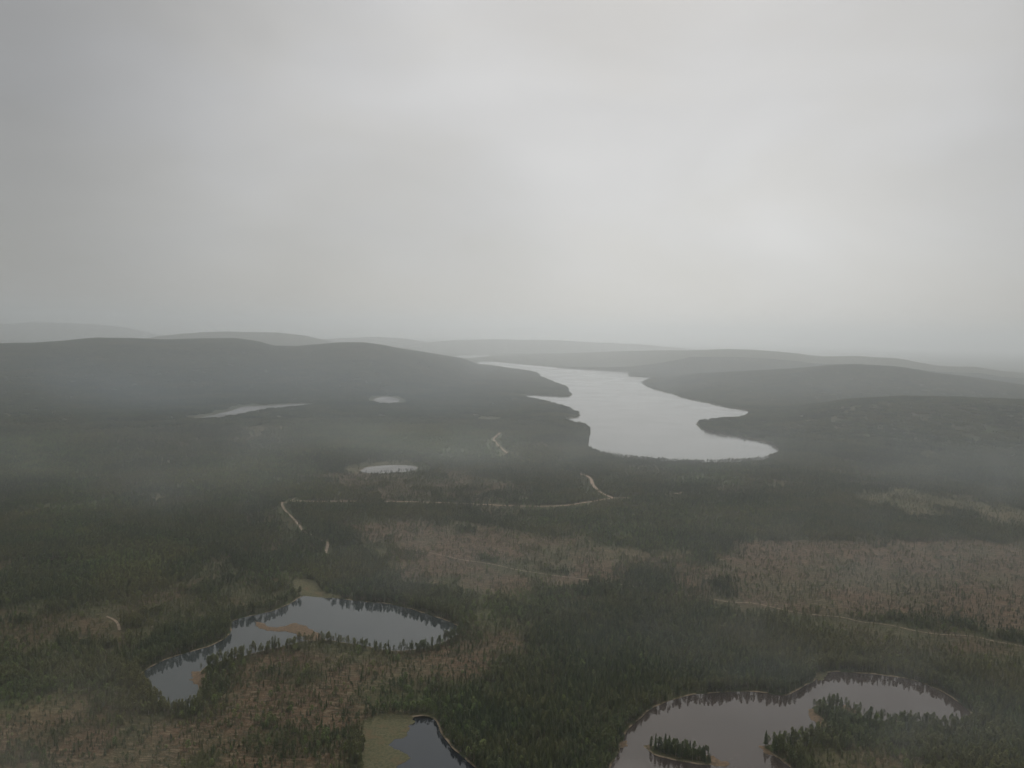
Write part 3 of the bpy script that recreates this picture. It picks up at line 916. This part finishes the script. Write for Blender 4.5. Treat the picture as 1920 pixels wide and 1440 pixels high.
# which 300 of each kind show largest: nearest in the frame, shoreline rows first
inframe = (U > 4) & (U < 1916) & (Vp < 1448)
slant = np.hypot(D, CAM_H)
front_shore = shore > 0.6
near_shore = front_shore & (((U > 380) & (U < 870) & (Vp > 1195) & (Vp < 1250)) | ((U > 1425) & (U < 1830) & (Vp > 1330) & (Vp < 1420)) |
                            ((U > 1500) & (U < 1600) & (Vp > 1310) & (Vp < 1370)))
score = height / slant * np.where(near_shore, 1.6, 1.0) * np.where(front_shore, 1.15, 1) * (inframe & keep)
pick = np.zeros(n, bool)
for ki, cap in ((0, 150), (1, 215), (2, 60)):
    ids = np.nonzero(kind_i == ki)[0]
    top = ids[np.argsort(-score[ids])[:cap]]
    pick[top[score[top] > 0]] = True

def place_name(ux, vy, sh, c):
    if 1500 <= ux < 1600 and 1300 < vy < 1372 and sh > 0.5: return 'on the rounded headland of the brownish lake', 'trees on the rounded headland'
    if ux >= 1425 and sh > 0.5 and vy > 1360: return 'at the sandy point of the brownish lake', 'trees at the sandy point'
    if ux >= 1600 and sh > 0.5 and vy > 1320: return 'in the row along the near shore of the brownish lake', 'near shore row of the brownish lake'
    if 380 < ux < 545 and sh > 0.5 and 1190 < vy < 1260: return 'on the strip below the orange shoal', 'row before the orange shoal'
    if 545 <= ux < 700 and sh > 0.5 and 1190 < vy < 1260: return 'left of the left lake near shore bulge', 'left half of the near shore row'
    if 700 <= ux < 880 and sh > 0.5 and 1180 < vy < 1260: return 'at the right end of the left lake', 'right half of the near shore row'
    if ux > 1425: return 'in the lower right wood', 'trees below the brownish lake'
    if 1150 < ux <= 1425: return 'on the far bank of the brownish lake', 'trees on the bank of the brownish lake'
    if 840 < ux <= 1150: return 'in the wood left of the brownish lake', 'trees of the dense middle wood'
    if 640 < ux <= 840: return 'beside the pond with an olive mat', 'trees beside the dark pond'
    if 300 < ux <= 640: return 'in the brown clearing left of the dark pond', 'trees in the brown clearing'
    return 'in the brown heath at the lower left corner', 'trees in the lower left corner'

KN = ['spruce', 'pine', 'birch']
LOOK = {0: ('narrow dark spruce', 'tall pointed dark spruce'), 1: ('small round topped pine', 'tall slim bare trunked pine'), 2: ('small pale green birch', 'tall pale green birch')}
protos_done = {}
def place_tree(mi, ki, x, y, zz, rz, wd, ht, label, group):
    nm = KN[ki] + '_tree'
    if mi not in protos_done:
        root = bpy.data.objects.new(nm, None); root.empty_display_size = 1.0
        C.objects.link(root)
        kids = [obj('trunk', PROTO[mi][1], root), obj('crown', PROTO[mi][2], root)]
        protos_done[mi] = (root, kids)
    else:
        r0, k0 = protos_done[mi]
        root = r0.copy(); C.objects.link(root)
        for c in k0:
            q = c.copy(); C.objects.link(q); q.parent = root
    root.location = (x, y, zz - 0.1); root.rotation_euler = (0, 0, rz); root.scale = (wd, wd, ht)
    tag(root, label, nm.replace('_', ' '), group)
    return root

ids = np.nonzero(pick)[0]
for i in ids:
    where, grp = place_name(U[i], Vp[i], shore[i], cl[i])
    ki = int(kind_i[i])
    lab = LOOK[ki][1 if height[i] > 10.5 else 0] + ' ' + where
    place_tree(int(model[i]), ki, float(X[i]), float(Y[i]), float(z[i]), float(turn[i]), float(wide[i]), float(height[i] / 10), lab,
               grp + ', ' + KN[ki] + (' tall' if height[i] > 10.5 else ' low'))
tops = ['leftmost tall tree, a slim pine near the left tip of the small island', 'pointed spruce second of the tall trees from the left tip of the island',
        'broad topped pine beside the second tall tree on the island', 'tallest pointed spruce on the island, left of its middle',
        'tall spruce just right of the tallest one on the island', 'slim pine standing alone above the canopy at the middle of the island',
        'slender spruce between the two lone pines on the island', 'slim pine with a tufted top right of the island middle',
        'stubby pine right of the tufted pine on the island', 'pine near the right end of the island above the low trees',
        'spruce near the right end of the island', 'rightmost small spruce beside the sandy tip of the island']
for q, a in enumerate(isl):
    mi = (rr.randrange(0, 6) if a[3] == 0 else rr.randrange(6, 13))
    if q < 12:
        lab, grp = tops[q], 'tall trees rising above the small island'
    else:
        third = 'left end' if a[0] < 1250 else ('middle' if a[0] < 1295 else 'right end')
        lab = ('low dark spruce' if a[3] == 0 else 'low dark pine') + ' in the thicket at the ' + third + ' of the small island'
        grp = 'low trees of the island thicket, ' + third + ', ' + KN[a[3]]
    wd = a[2] / 10 * (1.3 if q < 12 else 1.5)
    place_tree(mi, a[3], float(ip[q, 0]), float(ip[q, 1]), float(iz[q]), rr.uniform(0, 6.28), wd, a[2] / 10, lab, grp)

rest = keep & ~pick
print('instances near', int(rest.sum()), 'picked', int(pick.sum()), [int((pick & (kind_i == k)).sum()) for k in range(3)])
for ki, nm, lab, cat in ((0, 'spruce_forest', 'dense dark spruce forest covering the flat land', 'forest'),
                         (1, 'pine_forest', 'open pine forest with scattered seed trees in the clearings', 'forest'),
                         (2, 'birch_thicket', 'pale green birch thickets among the conifers', 'thicket')):
    m = rest & (kind_i == ki)
    forest(nm, np.stack([X, Y, z - 0.1], 1)[m], model[m], turn[m], wide[m], height[m] / 10, proto_col, lab, cat)

# undergrowth and seedlings: low dark bushes in the clearings
X2, Y2 = scatter(330000, 600, 2300, 38)
z2, wat2, b2, m2 = terrain(X2, Y2, True)
cl2, bo2, lu2, de2 = zones(X2, Y2)
rd2, _ = roads_near(X2, Y2)
k2 = (wat2 > 2) & (b2 < 0) & (m2 < 0.5) & (rd2 > 1.5) & (RNG.random(len(X2)) < (0.10 + 0.75 * np.clip(cl2, 0, 1)) * (1 - 0.6 * np.clip(bo2, 0, 1)) * sstep(fbm(X2, Y2, 14, 70, 3), 0.38, 0.6) * 0.8)
X2, Y2, z2 = X2[k2], Y2[k2], z2[k2]
n2 = len(X2); h2 = RNG.uniform(1.2, 4.2, n2)
forest('undergrowth', np.stack([X2, Y2, z2 - 0.1], 1), np.where(RNG.random(n2) < 0.12, 13 + (RNG.random(n2) * 4).astype(int), (RNG.random(n2) * 6).astype(int)),
       RNG.uniform(0, 6.28, n2), h2 / 10 * RNG.uniform(1.3, 2.2, n2), h2 / 10, proto_col, 'low bushes and conifer seedlings in the brown clearings', 'bushes')

# far canopy in clumps
X3, Y3 = scatter(95000, 3200, 9000, 38)
z3, wat3 = terrain(X3, Y3)
cl3, bo3, lu3, de3 = zones(X3, Y3)
rd3, _ = roads_near(X3, Y3)
small = np.minimum(sdf(LAKE_W['narrow'], X3, Y3, 99), np.minimum(sdf(LAKE_W['square'], X3, Y3, 99), np.minimum(sdf(LAKE_W['bog_a'], X3, Y3, 99), sdf(LAKE_W['bog_b'], X3, Y3, 99))))
k3 = (wat3 > 18) & (small > 48) & (rd3 > 12) & (RNG.random(len(X3)) < (1 - 0.8 * np.clip(bo3 + lu3 * 0.5 + cl3 * 0.5, 0, 1)))
X3, Y3, z3 = X3[k3], Y3[k3], z3[k3]
n3 = len(X3)
D3 = np.hypot(X3, Y3); s3 = np.interp(D3, [3200, 9000], [0.8, 1.5])
forest('far_forest', np.stack([X3, Y3, z3 - 0.3], 1), (RNG.random(n3) * 5).astype(int), RNG.uniform(0, 6.28, n3), s3 * RNG.uniform(0.9, 1.2, n3),
       RNG.uniform(0.75, 1.1, n3), clump_col, 'distant dark conifer forest on the plain and the hillsides', 'forest')
print('undergrowth', n2, 'clumps', n3)

# ------------------------------------------------------------------ haze
zb, zt = -5.0, 760.0
R_ = HAZE_R
V = [(-R_, -R_, zb), (R_, -R_, zb), (R_, R_, zb), (-R_, R_, zb), (-R_, -R_, zt), (R_, -R_, zt), (R_, R_, zt), (-R_, R_, zt)]
F = [(0, 3, 2, 1), (4, 5, 6, 7), (0, 1, 5, 4), (1, 2, 6, 5), (2, 3, 7, 6), (3, 0, 4, 7)]
hm = bpy.data.materials.new('haze'); hm.use_nodes = True
t = hm.node_tree; t.nodes.clear()
pv = t.nodes.new('ShaderNodeVolumePrincipled')
pv.inputs['Color'].default_value = (0.91, 0.955, 0.985, 1)
pv.inputs['Density'].default_value = 0.000106
pv.inputs['Anisotropy'].default_value = 0.73
mo = t.nodes.new('ShaderNodeOutputMaterial'); t.links.new(pv.outputs[0], mo.inputs['Volume'])
haze = tag(obj('haze', mesh_np('haze', V, F, hm, False)), 'thin grey mist filling the whole valley', 'haze', kind='stuff')

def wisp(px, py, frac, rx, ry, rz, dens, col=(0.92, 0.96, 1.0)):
    """a loose scrap of cloud between the viewer and the ground, or an imitated window reflection"""
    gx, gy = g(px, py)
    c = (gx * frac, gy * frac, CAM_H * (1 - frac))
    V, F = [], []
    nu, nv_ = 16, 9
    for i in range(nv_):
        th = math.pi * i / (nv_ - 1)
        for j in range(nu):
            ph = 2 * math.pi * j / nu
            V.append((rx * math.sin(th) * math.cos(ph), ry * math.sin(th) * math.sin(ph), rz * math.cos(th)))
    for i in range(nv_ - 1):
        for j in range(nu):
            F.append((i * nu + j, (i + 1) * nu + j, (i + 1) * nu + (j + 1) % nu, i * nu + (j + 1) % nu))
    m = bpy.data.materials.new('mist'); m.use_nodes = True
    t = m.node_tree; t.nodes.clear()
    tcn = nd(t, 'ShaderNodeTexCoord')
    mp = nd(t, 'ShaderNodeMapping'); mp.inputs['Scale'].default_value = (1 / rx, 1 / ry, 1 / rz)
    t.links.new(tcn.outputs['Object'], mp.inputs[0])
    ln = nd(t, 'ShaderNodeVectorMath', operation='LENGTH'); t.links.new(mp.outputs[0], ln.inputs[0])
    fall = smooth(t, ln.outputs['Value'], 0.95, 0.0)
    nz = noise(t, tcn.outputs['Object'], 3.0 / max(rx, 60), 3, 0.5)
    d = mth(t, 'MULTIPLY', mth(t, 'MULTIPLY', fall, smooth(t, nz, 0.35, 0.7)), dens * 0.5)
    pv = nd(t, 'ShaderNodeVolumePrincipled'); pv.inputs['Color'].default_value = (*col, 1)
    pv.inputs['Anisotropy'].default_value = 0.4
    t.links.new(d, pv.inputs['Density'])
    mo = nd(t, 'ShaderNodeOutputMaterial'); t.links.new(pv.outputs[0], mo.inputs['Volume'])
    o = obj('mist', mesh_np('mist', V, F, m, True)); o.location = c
    tag(o, 'thin scrap of pale mist or imitated window reflection over the forest', 'mist', 'scraps of mist over the forest', 'stuff')
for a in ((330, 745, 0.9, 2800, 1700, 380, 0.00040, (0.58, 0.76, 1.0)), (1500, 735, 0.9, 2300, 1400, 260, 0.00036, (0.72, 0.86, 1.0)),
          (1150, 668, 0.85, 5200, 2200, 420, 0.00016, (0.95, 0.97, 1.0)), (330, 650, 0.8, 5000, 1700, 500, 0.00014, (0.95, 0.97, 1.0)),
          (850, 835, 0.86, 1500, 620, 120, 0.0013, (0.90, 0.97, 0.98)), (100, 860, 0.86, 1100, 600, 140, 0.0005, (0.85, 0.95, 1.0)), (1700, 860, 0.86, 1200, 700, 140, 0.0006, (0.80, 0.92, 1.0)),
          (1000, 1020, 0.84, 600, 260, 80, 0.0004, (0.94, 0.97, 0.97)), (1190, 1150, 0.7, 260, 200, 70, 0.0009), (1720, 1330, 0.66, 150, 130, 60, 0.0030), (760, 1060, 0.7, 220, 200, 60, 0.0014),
          (70, 1410, 0.55, 130, 110, 60, 0.0034, (1.0, 0.93, 0.86)), (1650, 1030, 0.62, 330, 220, 70, 0.0014), (1400, 1230, 0.7, 110, 110, 45, 0.0024),  # first one: added tan volume imitating a window reflection, not mist
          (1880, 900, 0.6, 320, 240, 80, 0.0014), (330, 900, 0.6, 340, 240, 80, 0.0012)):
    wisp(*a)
